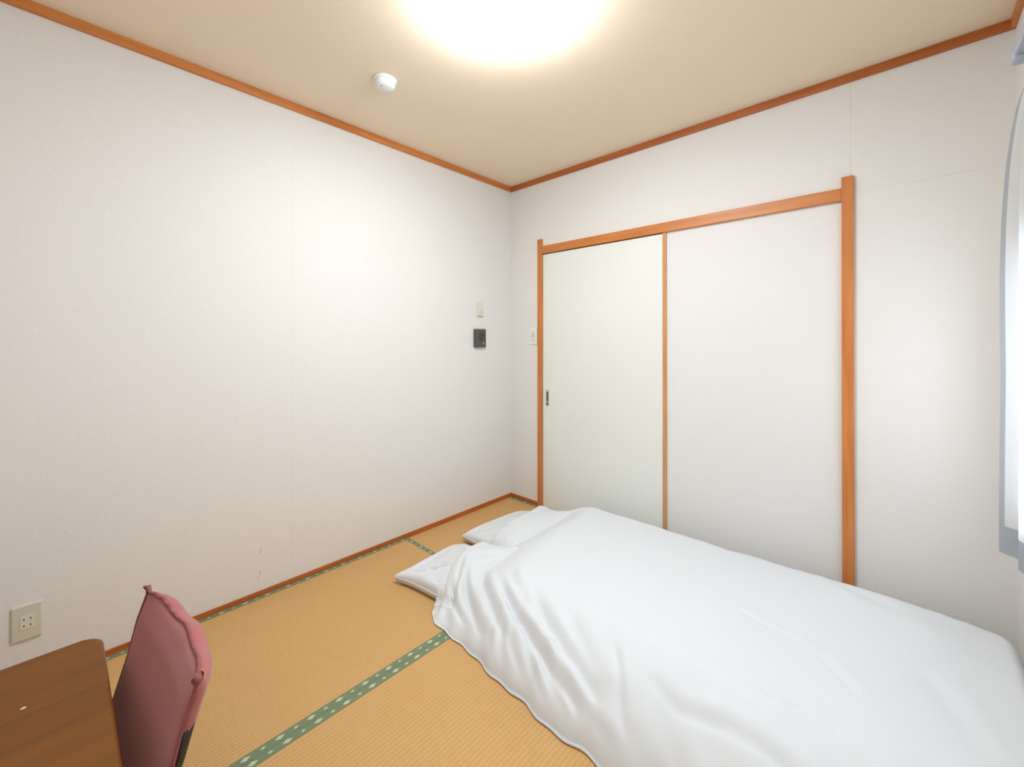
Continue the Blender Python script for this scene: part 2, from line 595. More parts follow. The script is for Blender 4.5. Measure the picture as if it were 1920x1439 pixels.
# closet door: frame and sliding leaf
d1 = empty('door_1', ((OX0 + OX1) / 2, 0, 0))
struct(d1, 'cream sliding closet door in an orange wood frame', 'door')
YF = -0.012
jl = box('jamb', (0.271, YF, -0.004), (0.312, 0.03, 1.921), 'wood_z', d1, 0.0015, 2)
box('jamb', (2.0085, YF - 0.004, -0.004), (2.0505, 0.03, 1.916), 'wood_z', d1, 0.0015, 2)
box('lintel', (0.3122, YF + 0.002, 1.815), (2.0083, 0.03, 1.870), 'wood_x', d1, 0.0015, 2)
box('mullion', (1.1935, -0.003, -0.004), (1.2145, 0.045, 1.8148), 'wood_pale', d1, 0.001, 1)
box('threshold', (0.3122, YF + 0.004, -0.03), (2.0083, 0.03, -0.001), 'wood_x', d1)
leaf = box('door_leaf', (0.3125, 0.001, 0.0), (1.1933, 0.03, 1.809), 'door_cream', d1, 0.001, 1)
leaf['label'] = 'plain cream door leaf'
fp = box('finger_pull', (0.341, -0.0008, 0.728), (0.366, 0.004, 0.842), 'steel', leaf, 0.0004, 1)
fp['label'] = 'small metal finger pull'
# dark recesses of the pull plate
for z0, z1 in ((0.762, 0.828), (0.734, 0.752)):
    bm = bmesh.new()
    add_box(bm, (-0.0085, -0.0016, 0), (0.0085, 0.001, z1 - z0), 0.0004, 1)
    me = bpy.data.meshes.new('recess')
    bm.to_mesh(me)
    bm.free()
    o = link('pull_recess', me, 'steel_dark', leaf)
    o.location = Vector((0.3535, 0.0, z0)) - parent_origin(leaf)
nail_hole = lathe('nail_hole', [(0, -0.0005), (0.003, -0.0005), (0.003, 0.001), (0, 0.001)], 'slot_dark', jl, seg=10)  # dark disc standing in for a small nail hole in the jamb
nail_hole.rotation_euler = (math.pi / 2, 0, 0)
nail_hole.location = Vector((0.287, YF, 1.902)) - parent_origin(jl)

# ------------------------------------------------------------------ ceiling lamp
LX, LY = 1.222, -1.345
lamp = empty('ceiling_lamp', (LX, LY, H))
tag(lamp, 'large round white ceiling lamp glowing brightly', 'lamp')
lathe('lamp_base', [(0, 0), (0.148, 0), (0.148, -0.018), (0, -0.018)], 'white_plastic', lamp)
R = 0.192
lathe('halo_guard_ring', [(0.150, -0.0005), (R - 0.006, -0.0005), (R + 0.003, -0.006), (R + 0.003, -0.030), (R - 0.002, -0.034), (0.150, -0.034)], 'white_plastic', lamp, seg=72)  # added opaque ring: blocks upward glow so the ceiling halo stays small
prof = [(R - 0.004, -0.0345), (R, -0.042)]
for i in range(1, 15):
    a = i / 14 * math.pi / 2
    prof.append((max(R * math.cos(a) ** 0.65, 0.0), -0.042 - 0.052 * math.sin(a)))
lathe('lamp_shade', prof, 'lamp', lamp, seg=72)

# smoke detector
sd = empty('smoke_detector', (0.503, -1.370, H))
tag(sd, 'small round white smoke detector on the ceiling', 'smoke detector')
lathe('base', [(0, 0), (0.052, 0), (0.053, -0.006), (0.050, -0.012), (0, -0.012)], 'white_plastic', sd, seg=40)
hd = lathe('sensor_head', [(0.043, -0.0115), (0.046, -0.022), (0.044, -0.032), (0.030, -0.040), (0.012, -0.0425), (0, -0.0427)], 'white_plastic', sd, seg=40)
lathe('indicator', [(0, -0.001), (0.0025, -0.001), (0.002, 0.0015), (0, 0.002)], 'slot_dark', hd, (0.012, -0.024, -0.0408), seg=10).rotation_euler = (math.pi, 0, 0)

# ------------------------------------------------------------------ wall devices
def rounded_plate(name, w, h, t, mat, parent, loc, r=0.006, bev=0.003, axis='X'):
    """plate standing on a wall; thickness along +X (left wall) or -Y (back wall)"""
    bm = bmesh.new()
    pts = []
    for cx, cz, a0 in ((w / 2 - r, h / 2 - r, 0), (-w / 2 + r, h / 2 - r, 90), (-w / 2 + r, -h / 2 + r, 180), (w / 2 - r, -h / 2 + r, 270)):
        for k in range(5):
            a = math.radians(a0 + k * 22.5)
            pts.append((cx + r * math.cos(a), cz + r * math.sin(a)))
    n_ = len(pts)
    rings = []
    for ins, d in ((0, 0), (0, t - bev), (bev * 0.35, t - bev * 0.3), (bev * 1.2, t)):
        sx, sz = (w - 2 * ins) / w, (h - 2 * ins) / h
        ring = []
        for px, pz in pts:
            if axis == 'X':
                ring.append(bm.verts.new((d, px * sx, pz * sz)))
            else:
                ring.append(bm.verts.new((px * sx, -d, pz * sz)))
        rings.append(ring)
    for a, c_ in zip(rings[:-1], rings[1:]):
        for i in range(n_):
            bm.faces.new((a[i], a[(i + 1) % n_], c_[(i + 1) % n_], c_[i]))
    bm.faces.new(rings[-1])
    bm.faces.new(rings[0][::-1])
    o = bm_obj(name, bm, mat, parent)
    o.location = loc
    return o

# power outlet on the left wall
po = empty('power_outlet', (0.0, -2.4375, 0.2315))
tag(po, 'cream double power outlet on the wall beside the low table', 'outlet')
rounded_plate('cover_plate', 0.071, 0.120, 0.0075, 'cream_plastic', po, (0, 0, 0), 0.004, 0.0035)
ins = rounded_plate('insert', 0.034, 0.046, 0.0015, 'cream_light', po, (0.0075, 0.001, 0.0), 0.0015, 0.0006)
rounded_plate('insert_frame', 0.040, 0.053, 0.0006, 'cream_plastic', po, (0.0072, 0.001, 0.0), 0.0015, 0.0003)
for yy in (-0.0075, 0.0075):
    for zz in (-0.0105, 0.0115):
        box_o = bmesh.new()
        add_box(box_o, (-0.001, -0.0012, -0.0035), (0.0004, 0.0012, 0.0035))
        so = bm_obj('socket_slot', box_o, 'slot_dark', ins)
        so.location = (0.0015, yy, zz)

# dark square speaker unit
su = empty('wall_speaker', (0.0, -0.334, 1.209))
tag(su, 'dark grey square wall speaker unit near the corner', 'speaker')
rounded_plate('housing', 0.102, 0.130, 0.021, 'dark_plastic', su, (0, 0, 0), 0.004, 0.003)
rounded_plate('face_plate', 0.088, 0.118, 0.0015, 'dark_plastic', su, (0.021, 0.004, 0.0), 0.003, 0.0008)
lathe('dial', [(0.0, 0.0025), (0.012, 0.003), (0.026, 0.0022), (0.030, 0.0)], 'dark_plastic_disc', su, (0.0224, 0.006, 0.012), seg=32, axis='X')
lathe('button', [(0.0, 0.003), (0.005, 0.0028), (0.006, 0.0)], 'steel', su, (0.0224, 0.026, -0.035), seg=14, axis='X')

# small white box above it
sb = empty('sensor_box', (0.0, -0.327, 1.418))
tag(sb, 'small white plastic sensor box above the dark speaker', 'sensor')
rounded_plate('body', 0.052, 0.102, 0.018, 'cream_light', sb, (0, 0, 0), 0.003, 0.002)
rounded_plate('cover', 0.040, 0.088, 0.0025, 'cream_light', sb, (0.018, 0.002, 0), 0.002, 0.001)
for zz in (-0.030, -0.018):
    rounded_plate('vent', 0.022, 0.003, 0.0006, 'grey_print', sb, (0.0203, 0.002, zz), 0.0008, 0.0002)

# switch plate beside the door jamb
sw = empty('light_switch', (0.228, 0.0, 1.2245))
tag(sw, 'white light switch plate beside the wooden door jamb', 'switch')
rounded_plate('cover_plate', 0.070, 0.118, 0.008, 'white_plastic', sw, (0, 0, 0), 0.004, 0.003, 'Y')
rounded_plate('rocker', 0.040, 0.075, 0.003, 'cream_light', sw, (0, -0.008, 0.0), 0.002, 0.001, 'Y')
for zz in (0.010, 0.000, -0.006):
    rounded_plate('marking', 0.022, 0.0026, 0.0006, 'grey_print', sw, (0.0, -0.0108, zz + 0.004), 0.0008, 0.0002, 'Y')

# ------------------------------------------------------------------ curtain rail and curtain
rail = empty('curtain_rail', (2.47, -1.2, 2.06))
tag(rail, 'grey curtain rail fixed to the wall above the window', 'curtain rail')
box('track', (2.452, -2.05, 2.045), (2.480, -0.43, 2.072), 'rail_grey', rail, 0.004, 2)
for y_ in (-0.43, -2.05):
    s = 1 if y_ > -1 else -1
    bm = bmesh.new()
    add_box(bm, (-0.018, -0.022, -0.022), (0.018, 0.022, 0.022), 0.009, 4)
    ec = bm_obj('end_cap', bm, 'rail_grey', rail, True)
    ec.location = Vector((2.464, y_ + s * 0.020, 2.052)) - rail.location
for y_ in (-0.62, -1.24, -1.86):
    box('bracket', (2.478, y_ - 0.012, 2.048), (2.5099, y_ + 0.012, 2.070), 'aluminium', rail, 0.001, 1)

lead = [(2.04, 2.476, -0.475), (1.98, 2.474, -0.45), (1.94, 2.470, -0.430), (1.915, 2.462, -0.402), (1.855, 2.455, -0.362), (1.80, 2.452, -0.325), (1.745, 2.450, -0.291),
        (1.66, 2.447, -0.272), (1.58, 2.444, -0.260), (1.41, 2.441, -0.254), (1.25, 2.440, -0.262), (1.09, 2.440, -0.270), (0.85, 2.440, -0.250), (0.62, 2.440, -0.236), (0.494, 2.440, -0.233)]
lz = np.array([a[0] for a in lead])[::-1]
lx = np.array([a[1] for a in lead])[::-1]
ly = np.array([a[2] for a in lead])[::-1]
HEM, TOPZ = 0.497, 2.043
BORD, HEMH = 0.020, 0.092
def curtain_point(s, z):
    """s: distance along the rail from the leading edge"""
    x0, y0 = np.interp(z, lz, lx), np.interp(z, lz, ly)
    open_ = 1 - max(0.0, (z - 1.6) / 0.45) * 0.35
    base = 2.4765
    amp = 0.0125 * open_
    pl = base - amp * math.cos(2 * math.pi * (s - 0.135) / 0.15) - 0.002 * math.sin(s * 17 + 1.3)
    # the free leading edge stands out into the room, then falls back to the pleats
    k = max(0.0, 1 - s / 0.055)
    k = k * k * (3 - 2 * k)
    x = pl * (1 - k) + x0 * k
    return x, y0 - s, z
ct = empty('curtain', (2.47, -1.2, HEM))
tag(ct, 'sheer white curtain with grey border and hem over the window', 'curtain')
def curtain_patch(name, s0, s1, ns, z0, z1, nz, mat):
    verts, faces = [], []
    for side in (0, 1):
        for i in range(ns + 1):
            s = s0 + (s1 - s0) * i / ns
            for j in range(nz + 1):
                x, y, z = curtain_point(s, z0 + (z1 - z0) * j / nz)
                verts.append(Vector((x + side * 0.0012, y, z)) - ct.location)
    n1 = (ns + 1) * (nz + 1)
    idx = lambda sd_, i, j: sd_ * n1 + i * (nz + 1) + j
    for i in range(ns):
        for j in range(nz):
            faces.append((idx(0, i, j), idx(0, i + 1, j), idx(0, i + 1, j + 1), idx(0, i, j + 1)))
    faces_back = []
    return mesh_obj(name, verts[:n1], faces, mat, ct, True)
SL = 1.55
curtain_patch('panel', BORD, SL, 420, HEM + HEMH, TOPZ, 60, 'sheer')
curtain_patch('edge_border', 0.0, BORD, 8, HEM + HEMH, TOPZ, 60, 'sheer_grey')
curtain_patch('hem_band', 0.0, SL, 430, HEM, HEM + HEMH, 8, 'sheer_grey')

# ------------------------------------------------------------------ low table
TX0, TX1, TY0, TY1, TZ = 0.462, 1.30, -2.79, -2.275, 0.33
tb = empty('low_table', ((TX0 + TX1) / 2, (TY0 + TY1) / 2, 0))
tag(tb, 'low brown wooden table with rounded corners beside the red floor chair', 'table')
def rounded_slab(name, x0, x1, y0, y1, z0, z1, r, mat, parent, edge_r=0.008, seg=10):
    bm = bmesh.new()
    prof = [(0.010, z0), (0.002, z0 + 0.008)]
    for k in range(6):
        a = math.radians(k * 18)
        prof.append((edge_r * (1 - math.cos(a)), z1 - edge_r + edge_r * math.sin(a)))
    rings = []
    for ins, z in prof:
        ring = []
        rr = max(r - ins, 0.002)
        for cx, cy, a0 in ((x1 - ins - rr, y1 - ins - rr, 0), (x0 + ins + rr, y1 - ins - rr, 90), (x0 + ins + rr, y0 + ins + rr, 180), (x1 - ins - rr, y0 + ins + rr, 270)):
            for k in range(seg + 1):
                a = math.radians(a0 + 90 * k / seg)
                ring.append(bm.verts.new(Vector((cx + rr * math.cos(a), cy + rr * math.sin(a), z)) - parent.location))
        rings.append(ring)
    n_ = len(rings[0])
    for a, c_ in zip(rings[:-1], rings[1:]):
        for i in range(n_):
            f = bm.faces.new((a[i], a[(i + 1) % n_], c_[(i + 1) % n_], c_[i]))
            f.smooth = True
    bm.faces.new(rings[-1])
    bm.faces.new(rings[0][::-1])
    return bm_obj(name, bm, mat, parent)
top = rounded_slab('table_top', TX0, TX1, TY0, TY1, TZ - 0.032, TZ, 0.055, 'table_wood', tb)
for x_ in (TX0 + 0.055, TX1 - 0.055):
    for y_ in (TY0 + 0.055, TY1 - 0.055):
        bm = bmesh.new()
        add_box(bm, (-0.022, -0.022, 0.001), (0.022, 0.022, TZ - 0.0325), 0.005, 3)
        for v_ in bm.verts:
            k = 0.75 + 0.25 * v_.co.z / TZ
            v_.co.x *= k
            v_.co.y *= k
        lg = bm_obj('leg', bm, 'table_edge', tb)
        lg.location = Vector((x_, y_, 0)) - tb.location
for lo, hi in (((TX0 + 0.08, TY0 + 0.045, TZ - 0.078), (TX1 - 0.08, TY0 + 0.063, TZ - 0.0325)),
               ((TX0 + 0.045, TY0 + 0.08, TZ - 0.078), (TX0 + 0.063, TY1 - 0.08, TZ - 0.0325)),
               ((TX1 - 0.063, TY0 + 0.08, TZ - 0.078), (TX1 - 0.045, TY1 - 0.08, TZ - 0.0325))):
    box('apron', lo, hi, 'table_edge', tb, 0.002, 1)
for x_, y_, r_ in ((0.686, -2.421, 0.0036), (0.672, -2.508, 0.0032)):  # two pale crumbs lying on the table top
    sp_ = lathe('crumb', [(0, 0.0012), (r_ * 0.7, 0.001), (r_, 0.0)], 'speck', top, seg=9)
    sp_.location = Vector((x_, y_, TZ)) - tb.location
    sp_.scale = (1.0, 1.4, 1.0)

# ------------------------------------------------------------------ legless floor chair
ch = empty('floor_chair', (0.855, -2.25, 0))
tag(ch, 'dusty red fabric legless floor chair tucked under the low table', 'chair')
CX, HW = 0.853, 0.252
def chair_front(s, z):
    """front (sitter side) surface of the backrest, s in [-1,1] across the width"""
    zz = [0.06, 0.19, 0.31, 0.40, 0.475, 0.53]
    yy = [-2.285, -2.262, -2.228, -2.208, -2.184, -2.172]
    y = float(np.interp(z, zz, yy))
    y += 0.038 * (1 - abs(s) ** 2.2) * min(1, max(0, (z - 0.1) / 0.33)) + 0.012 * (s + 1)
    return y
def chair_top(s):
    return 0.474 + 0.004 * math.cos(s * 9) - 0.016 * (1 - abs(s) ** 3)
NS, NT = 48, 60
def back_edge(s):
    e = max(0.0, 1 - abs(s) ** 6) ** 0.5
    return e * (1.0 - 0.35 * max(0.0, s) ** 1.5)
def backrest_mesh():
    verts, faces = [], []
    zb = 0.06
    fr, bk = {}, {}
    for i in range(NS + 1):
        s = -1 + 2 * i / NS
        for j in range(NT + 1):
            t = j / NT
            z = zb + (chair_top(s) - zb) * t
            wscale = 1 - 0.03 * (1 - t)
            x = CX + HW * s * wscale
            yf = chair_front(s, z)
            rim = min(1.0, max(0.0, (1 - t) / 0.13))
            edge = back_edge(s)
            pad = math.sqrt(max(0.0, 1 - (1 - rim) ** 2.4))
            bot = 1.0 if z > 0.375 else 0.55 + 0.45 * max(0.0, (z - 0.360) / 0.015)
            thick = (0.008 + 0.038 * edge) * (0.04 + 0.96 * pad) * bot
            if t < 0.02:
                thick = 0.0
            fr_e = max(0.0, 1 - abs(s) ** 7) ** 0.5 * max(0.0, 1 - max(0.0, (t - 0.80) / 0.20) ** 2.2) ** 0.5
            bulge = 0.020 * fr_e * (0.8 + 0.2 * math.cos(s * 2.2))
            # pinched ear pulled sideways near the top corners
            fr[i, j] = len(verts)
            verts.append(Vector((x, yf - bulge, z)) - ch.location)
            if i in (0, NS) or j in (0, NT):
                bk[i, j] = fr[i, j]
            else:
                bk[i, j] = len(verts)
                verts.append(Vector((x, yf + thick, z + 0.0 * rim)) - ch.location)
    for i in range(NS):
        for j in range(NT):
            faces.append((fr[i, j], fr[i + 1, j], fr[i + 1, j + 1], fr[i, j + 1]))
            faces.append((bk[i, j], bk[i, j + 1], bk[i + 1, j + 1], bk[i + 1, j]))
    return verts, faces
vv, ff = backrest_mesh()
br = mesh_obj('backrest', vv, ff, 'red_fabric', ch, True)
bm = bmesh.new()
bm.from_mesh(br.data)
bmesh.ops.recalc_face_normals(bm, faces=bm.faces[:])
bm.to_mesh(br.data)
bm.free()
# seam: a rolled welt along both sides and the top, with gathered ears at the corners
pts, rads = [], []
def seam_pt(s, z, push=0.0):
    wscale = 1 - 0.03 * (1 - (z - 0.06) / 0.414)
    return Vector((CX + (HW + push) * s * wscale, chair_front(s, z) - 0.002, z)) - ch.location
random.seed(3)
zs = np.linspace(0.08, 0.462, 26)
for k, z in enumerate(zs):
    pts.append(seam_pt(1.0, float(z), 0.001)); rads.append(0.0028)
ear = seam_pt(1.0, 0.474)
pts.append(ear + Vector((0.006, -0.002, 0.004))); rads.append(0.0115)
pts.append(ear + Vector((0.004, 0.001, 0.010))); rads.append(0.0095)
for k in range(1, 40):
    s = 1 - 2 * k / 40
    z = chair_top(s)
    wob = 0.0022 * math.sin(k * 1.9) * (1 if k > 26 or k < 6 else 0.3)
    pts.append(seam_pt(s, z + 0.001 + wob)); rads.append(0.0032 + 0.0012 * (k > 30))
ear2 = seam_pt(-1.0, 0.474)
pts.append(ear2 + Vector((-0.001, 0.0, 0.008))); rads.append(0.0058)
pts.append(ear2 + Vector((-0.010, -0.006, 0.006))); rads.append(0.0060)
pts.append(ear2 + Vector((-0.004, -0.002, -0.004))); rads.append(0.0040)
for z in zs[::-1]:
    pts.append(seam_pt(-1.0, float(z), 0.001)); rads.append(0.0028)
tube('seam_welt', pts, rads, 'red_seam', br, 8)
# black back shell under the cover, showing below its rear hem
verts, faces = [], []
ns_, nt_ = 24, 10
for layer in (0, 1):
    for i in range(ns_ + 1):
        s = -1 + 2 * i / ns_
        for j in range(nt_ + 1):
            t = j / nt_
            z = 0.03 + (0.374 - 0.03) * t
            yf = chair_front(s, z)
            edge = back_edge(s)
            th = 0.008 + 0.038 * edge
            y = yf + (th * 0.86 + 0.002 if layer else 0.003)
            verts.append(Vector((CX + (HW - 0.004) * s * (1 - 0.03 * (1 - t)), y, z)) - ch.location)
n1 = (ns_ + 1) * (nt_ + 1)
q = lambda l_, i, j: l_ * n1 + i * (nt_ + 1) + j
for i in range(ns_):
    for j in range(nt_):
        faces.append((q(0, i, j), q(0, i, j + 1), q(0, i + 1, j + 1), q(0, i + 1, j)))
        faces.append((q(1, i, j), q(1, i + 1, j), q(1, i + 1, j + 1), q(1, i, j + 1)))
for j in range(nt_):
    faces.append((q(0, 0, j), q(1, 0, j), q(1, 0, j + 1), q(0, 0, j + 1)))
    faces.append((q(0, ns_, j), q(0, ns_, j + 1), q(1, ns_, j + 1), q(1, ns_, j)))
for i in range(ns_):
    faces.append((q(0, i, nt_), q(1, i, nt_), q(1, i + 1, nt_), q(0, i + 1, nt_)))
    faces.append((q(0, i, 0), q(0, i + 1, 0), q(1, i + 1, 0), q(1, i, 0)))
shell = mesh_obj('back_shell', verts, faces, 'black_shell', ch, True)
shell['label'] = 'black back shell below the red cover'
# seat cushion and its base
bm = bmesh.new()
add_box(bm, (-0.235, -0.43, 0.022), (0.235, -0.045, 0.085), 0.026, 5)
seat = bm_obj('seat', bm, 'red_fabric', ch, True)
bm = bmesh.new()
add_box(bm, (-0.225, -0.42, 0.001), (0.225, 0.02, 0.024), 0.006, 2)
bm_obj('seat_base', bm, 'black_shell', ch)

# ------------------------------------------------------------------ bedding
def smooth01(t):
    t = np.clip(t, 0, 1)
    return t * t * (3 - 2 * t)

def vnoise(x, y, seed, freq):
    """cheap smooth value noise on numpy arrays"""
    rs = np.random.RandomState(seed)
    tab = rs.rand(64, 64) * 2 - 1
    xf, yf = x * freq + 100, y * freq + 100
    xi, yi = np.floor(xf).astype(int), np.floor(yf).astype(int)
    u, w = xf - xi, yf - yi
    u = u * u * (3 - 2 * u)
    w = w * w * (3 - 2 * w)
    g = lambda a, b_: tab[a % 64, b_ % 64]
    return (g(xi, yi) * (1 - u) + g(xi + 1, yi) * u) * (1 - w) + (g(xi, yi + 1) * (1 - u) + g(xi + 1, yi + 1) * u) * w

# pillows: centre x, centre y, half depth (x), half width (y), height, rotation
PIL = [dict(c=(0.590, -1.003), h=(0.215, 0.205), z=0.100, rot=0.10), dict(c=(0.520, -0.490), h=(0.215, 0.262), z=0.100, rot=-0.07)]
def pillow_uv(P, x, y):
    c_, s_ = math.cos(P['rot']), math.sin(P['rot'])
    dx, dy = x - P['c'][0], y - P['c'][1]
    return (dx * c_ + dy * s_) / P['h'][0], (-dx * s_ + dy * c_) / P['h'][1]
def pillow_height(P, u, w):
    a = np.clip(1 - np.abs(u) ** 2.6, 0, 1)
    b_ = np.clip(1 - np.abs(w) ** 3.0, 0, 1)
    return P['z'] * (a ** 0.42) * (b_ ** 0.42)

def grid_faces(nu, nv, off=0, flip=False):
    i, j = np.meshgrid(np.arange(nu - 1), np.arange(nv - 1), indexing='ij')
    a = (i * nv + j).ravel() + off
    f = np.stack([a, a + nv, a + nv + 1, a + 1], 1)
    return f[:, ::-1] if flip else f

def closed_from_sheets(name, topv, botv, nu, nv, mat, parent=None):
    """two grids sharing their rim -> one closed mesh"""
    n = nu * nv
    f = np.concatenate([grid_faces(nu, nv, 0), grid_faces(nu, nv, n, True)])
    bm = bmesh.new()
    V = [bm.verts.new(p) for p in np.concatenate([topv, botv]).tolist()]
    for q_ in f.tolist():
        bm.faces.new([V[k] for k in q_])
    rim = [V[i * nv + j] for i in range(nu) for j in range(nv) if i in (0, nu - 1) or j in (0, nv - 1)]
    rim += [V[n + i * nv + j] for i in range(nu) for j in range(nv) if i in (0, nu - 1) or j in (0, nv - 1)]
    bmesh.ops.remove_doubles(bm, verts=rim, dist=1e-5)
    return bm_obj(name, bm, mat, parent, True)

def make_pillow(P, seed, creases, tip=None):
    nu = nv = 90
    tt = np.sin(np.linspace(-1, 1, nu) * math.pi / 2)
    u, w = np.meshgrid(tt, tt, indexing='ij')
    # sides drawn in between the four corners
    pu = u * (1 - 0.055 * (1 - w ** 2) * np.abs(u) ** 2)
    pw = w * (1 - 0.045 * (1 - u ** 2) * np.abs(w) ** 2)
    lx_, ly_ = pu * P['h'][0], pw * P['h'][1]
    h_ = pillow_height(P, u, w)
    edge = np.clip((1 - np.maximum(np.abs(u), np.abs(w))) / 0.25, 0, 1)
    wr_ = np.zeros_like(h_)
    for (u0, w0, ang, ln_, wd_, dp_) in creases:
        ca, sa = math.cos(ang), math.sin(ang)
        al = (u - u0) * ca + (w - w0) * sa
        ac = -(u - u0) * sa + (w - w0) * ca
        wr_ += dp_ * np.exp(-(ac / wd_) ** 2) * smooth01(1 - np.abs(al - ln_ / 2) / (ln_ / 2 + 1e-6))
    wr_ += 0.0035 * vnoise(lx_, ly_, seed, 14) * edge
    htop = np.maximum(h_ + 1.3 * wr_ * np.clip(edge * 2.2, 0, 1), 0)
    zr = 0.024 * (1 - np.minimum(edge, 1) * 0)            # seam height at the rim
    zr = 0.034 + 0 * h_
    if tip is not None:
        k = np.exp(-(((u - tip[0]) / 0.22) ** 2 + ((w - tip[1]) / 0.22) ** 2))
        lx_ = lx_ + k * tip[2]
        ly_ = ly_ + k * tip[3]
    ztop = np.maximum(zr * np.clip(1 - edge, 0, 1) + htop * 1.0, zr * (1 - edge))
    rimmask = np.maximum(np.abs(u), np.abs(w)) > 0.999
    ztop = np.where(rimmask, zr, np.maximum(ztop, zr * (1 - edge) + 0.002))
    zbot = np.where(rimmask, zr, zr * np.clip(1 - edge * 2.2, 0, 1) ** 2 + 0.001)
    c_, s_ = math.cos(P['rot']), math.sin(P['rot'])
    X = lx_ * c_ - ly_ * s_
    Y = lx_ * s_ + ly_ * c_
    tv = np.stack([X.ravel(), Y.ravel(), ztop.ravel()], 1)
    bv = np.stack([X.ravel(), Y.ravel(), zbot.ravel()], 1)
    return tv, bv, nu, nv

tv, bv, nu, nv = make_pillow(PIL[0], 5, [(-0.95, -0.75, 0.5, 1.3, 0.06, -0.016), (-0.9, -0.95, 0.75, 1.2, 0.05, -0.015), (-0.7, -0.98, 1.0, 1.1, 0.05, -0.014), (-0.98, -0.45, 0.25, 0.9, 0.06, -0.010), (-0.45, -0.98, 1.25, 0.8, 0.05, -0.012), (-0.95, -0.85, 0.62, 0.9, 0.045, 0.010)], tip=(-1, -1, -0.025, -0.012))
p1 = closed_from_sheets('pillow', tv, bv, nu, nv, 'cotton_pillow')
p1.location = (*PIL[0]['c'], 0)
tag(p1, 'white pillow with a creased pointed corner, reaching furthest out of the duvet', 'pillow', 'white pillows at the head of the futon')
tv, bv, nu, nv = make_pillow(PIL[1], 8, [(-0.9, 0.7, -0.6, 0.8, 0.08, -0.006), (-0.8, -0.8, 0.7, 0.7, 0.08, -0.006)])
p2 = closed_from_sheets('pillow', tv, bv, nu, nv, 'cotton_pillow')
p2.location = (*PIL[1]['c'], 0)
tag(p2, 'smooth white pillow under the duvet on the closet door side', 'pillow', 'white pillows at the head of the futon')

# duvet: Coons patch between four outline curves
NEAR = [(0.70, -1.255), (0.76, -1.285), (0.90, -1.285), (1.05, -1.303), (1.20, -1.318), (1.40, -1.334), (1.60, -1.335), (1.90, -1.33), (2.20, -1.32), (2.40, -1.30), (2.470, -1.27)]
FAR = [(0.470, -0.10), (0.60, -0.075), (0.80, -0.06), (1.10, -0.055), (1.50, -0.06), (1.80, -0.06), (2.10, -0.06), (2.40, -0.062), (2.498, -0.09)]
HEAD = [(0.70, -1.255), (0.655, -1.20), (0.625, -1.12), (0.575, -0.98), (0.555, -0.85), (0.525, -0.72), (0.512, -0.55), (0.505, -0.38), (0.455, -0.24), (0.445, -0.16), (0.470, -0.10)]
FOOT = [(2.470, -1.27), (2.490, -1.0), (2.500, -0.7), (2.502, -0.4), (2.502, -0.2), (2.498, -0.09)]
def resample(pl, t):
    p_ = np.array(pl)
    d = np.concatenate([[0], np.cumsum(np.hypot(*np.diff(p_, axis=0).T))])
    d /= d[-1]
    # Catmull-like smoothing by dense linear + box blur
    tt = np.linspace(0, 1, 600)
    q_ = np.stack([np.interp(tt, d, p_[:, k]) for k in (0, 1)], 1)
    ker = np.hanning(61); ker /= ker.sum()
    pad = np.concatenate([2 * q_[0] - q_[30:0:-1], q_, 2 * q_[-1] - q_[-2:-32:-1]])
    q2 = np.stack([np.convolve(pad[:, k], ker, 'valid') for k in (0, 1)], 1)
    q2[0], q2[-1] = q_[0], q_[-1]
    return np.stack([np.interp(t, tt, q2[:, k]) for k in (0, 1)], -1)
NU, NV = 470, 330
def dens(n):
    t = np.linspace(0, 1, n)
    return 0.45 * t + 0.55 * (0.5 - 0.5 * np.cos(math.pi * t))
U, V_ = dens(NU), dens(NV)
near, far, head, foot = resample(NEAR, U), resample(FAR, U), resample(HEAD, V_), resample(FOOT, V_)
# small scallops along the hem
near[:, 1] += 0.006 * np.sin(U * 43) * np.sin(U * math.pi) + 0.004 * np.sin(U * 95 + 1)
u, w = U[:, None, None], V_[None, :, None]
P_ = (1 - w) * near[:, None] + w * far[:, None] + (1 - u) * head[None] + u * foot[None]
P_ -= (1 - u) * (1 - w) * near[0] + u * (1 - w) * near[-1] + (1 - u) * w * far[0] + u * w * far[-1]
DX, DY = P_[..., 0], P_[..., 1]
# distance to each side (metres)
dn = np.abs(DY - near[:, None, 1])
df = np.abs(far[:, None, 1] - DY)
dh = np.abs(DX - head[None, :, 0])
dfo = np.abs(foot[None, :, 0] - DX)
def round_edge(d, width, p_):
    t = np.clip(d / width, 0, 1)
    return (1 - (1 - t) ** p_) ** (1 / p_)
side = round_edge(dn, 0.29, 1.6) * round_edge(df, 0.18, 1.9) * round_edge(dfo, 0.055, 2.4)
Hh = 0.205 + 0.0 * DX
Hh += 0.012 * np.exp(-((DX - 0.95) / 0.28) ** 2 - ((DY + 0.45) / 0.35) ** 2)
Hh += 0.018 * np.exp(-((DX - 2.15) / 0.3) ** 2 - ((DY + 0.3) / 0.25) ** 2)
Hh += 0.012 * np.exp(-((DX - 1.55) / 0.4) ** 2 - ((DY + 0.85) / 0.3) ** 2)
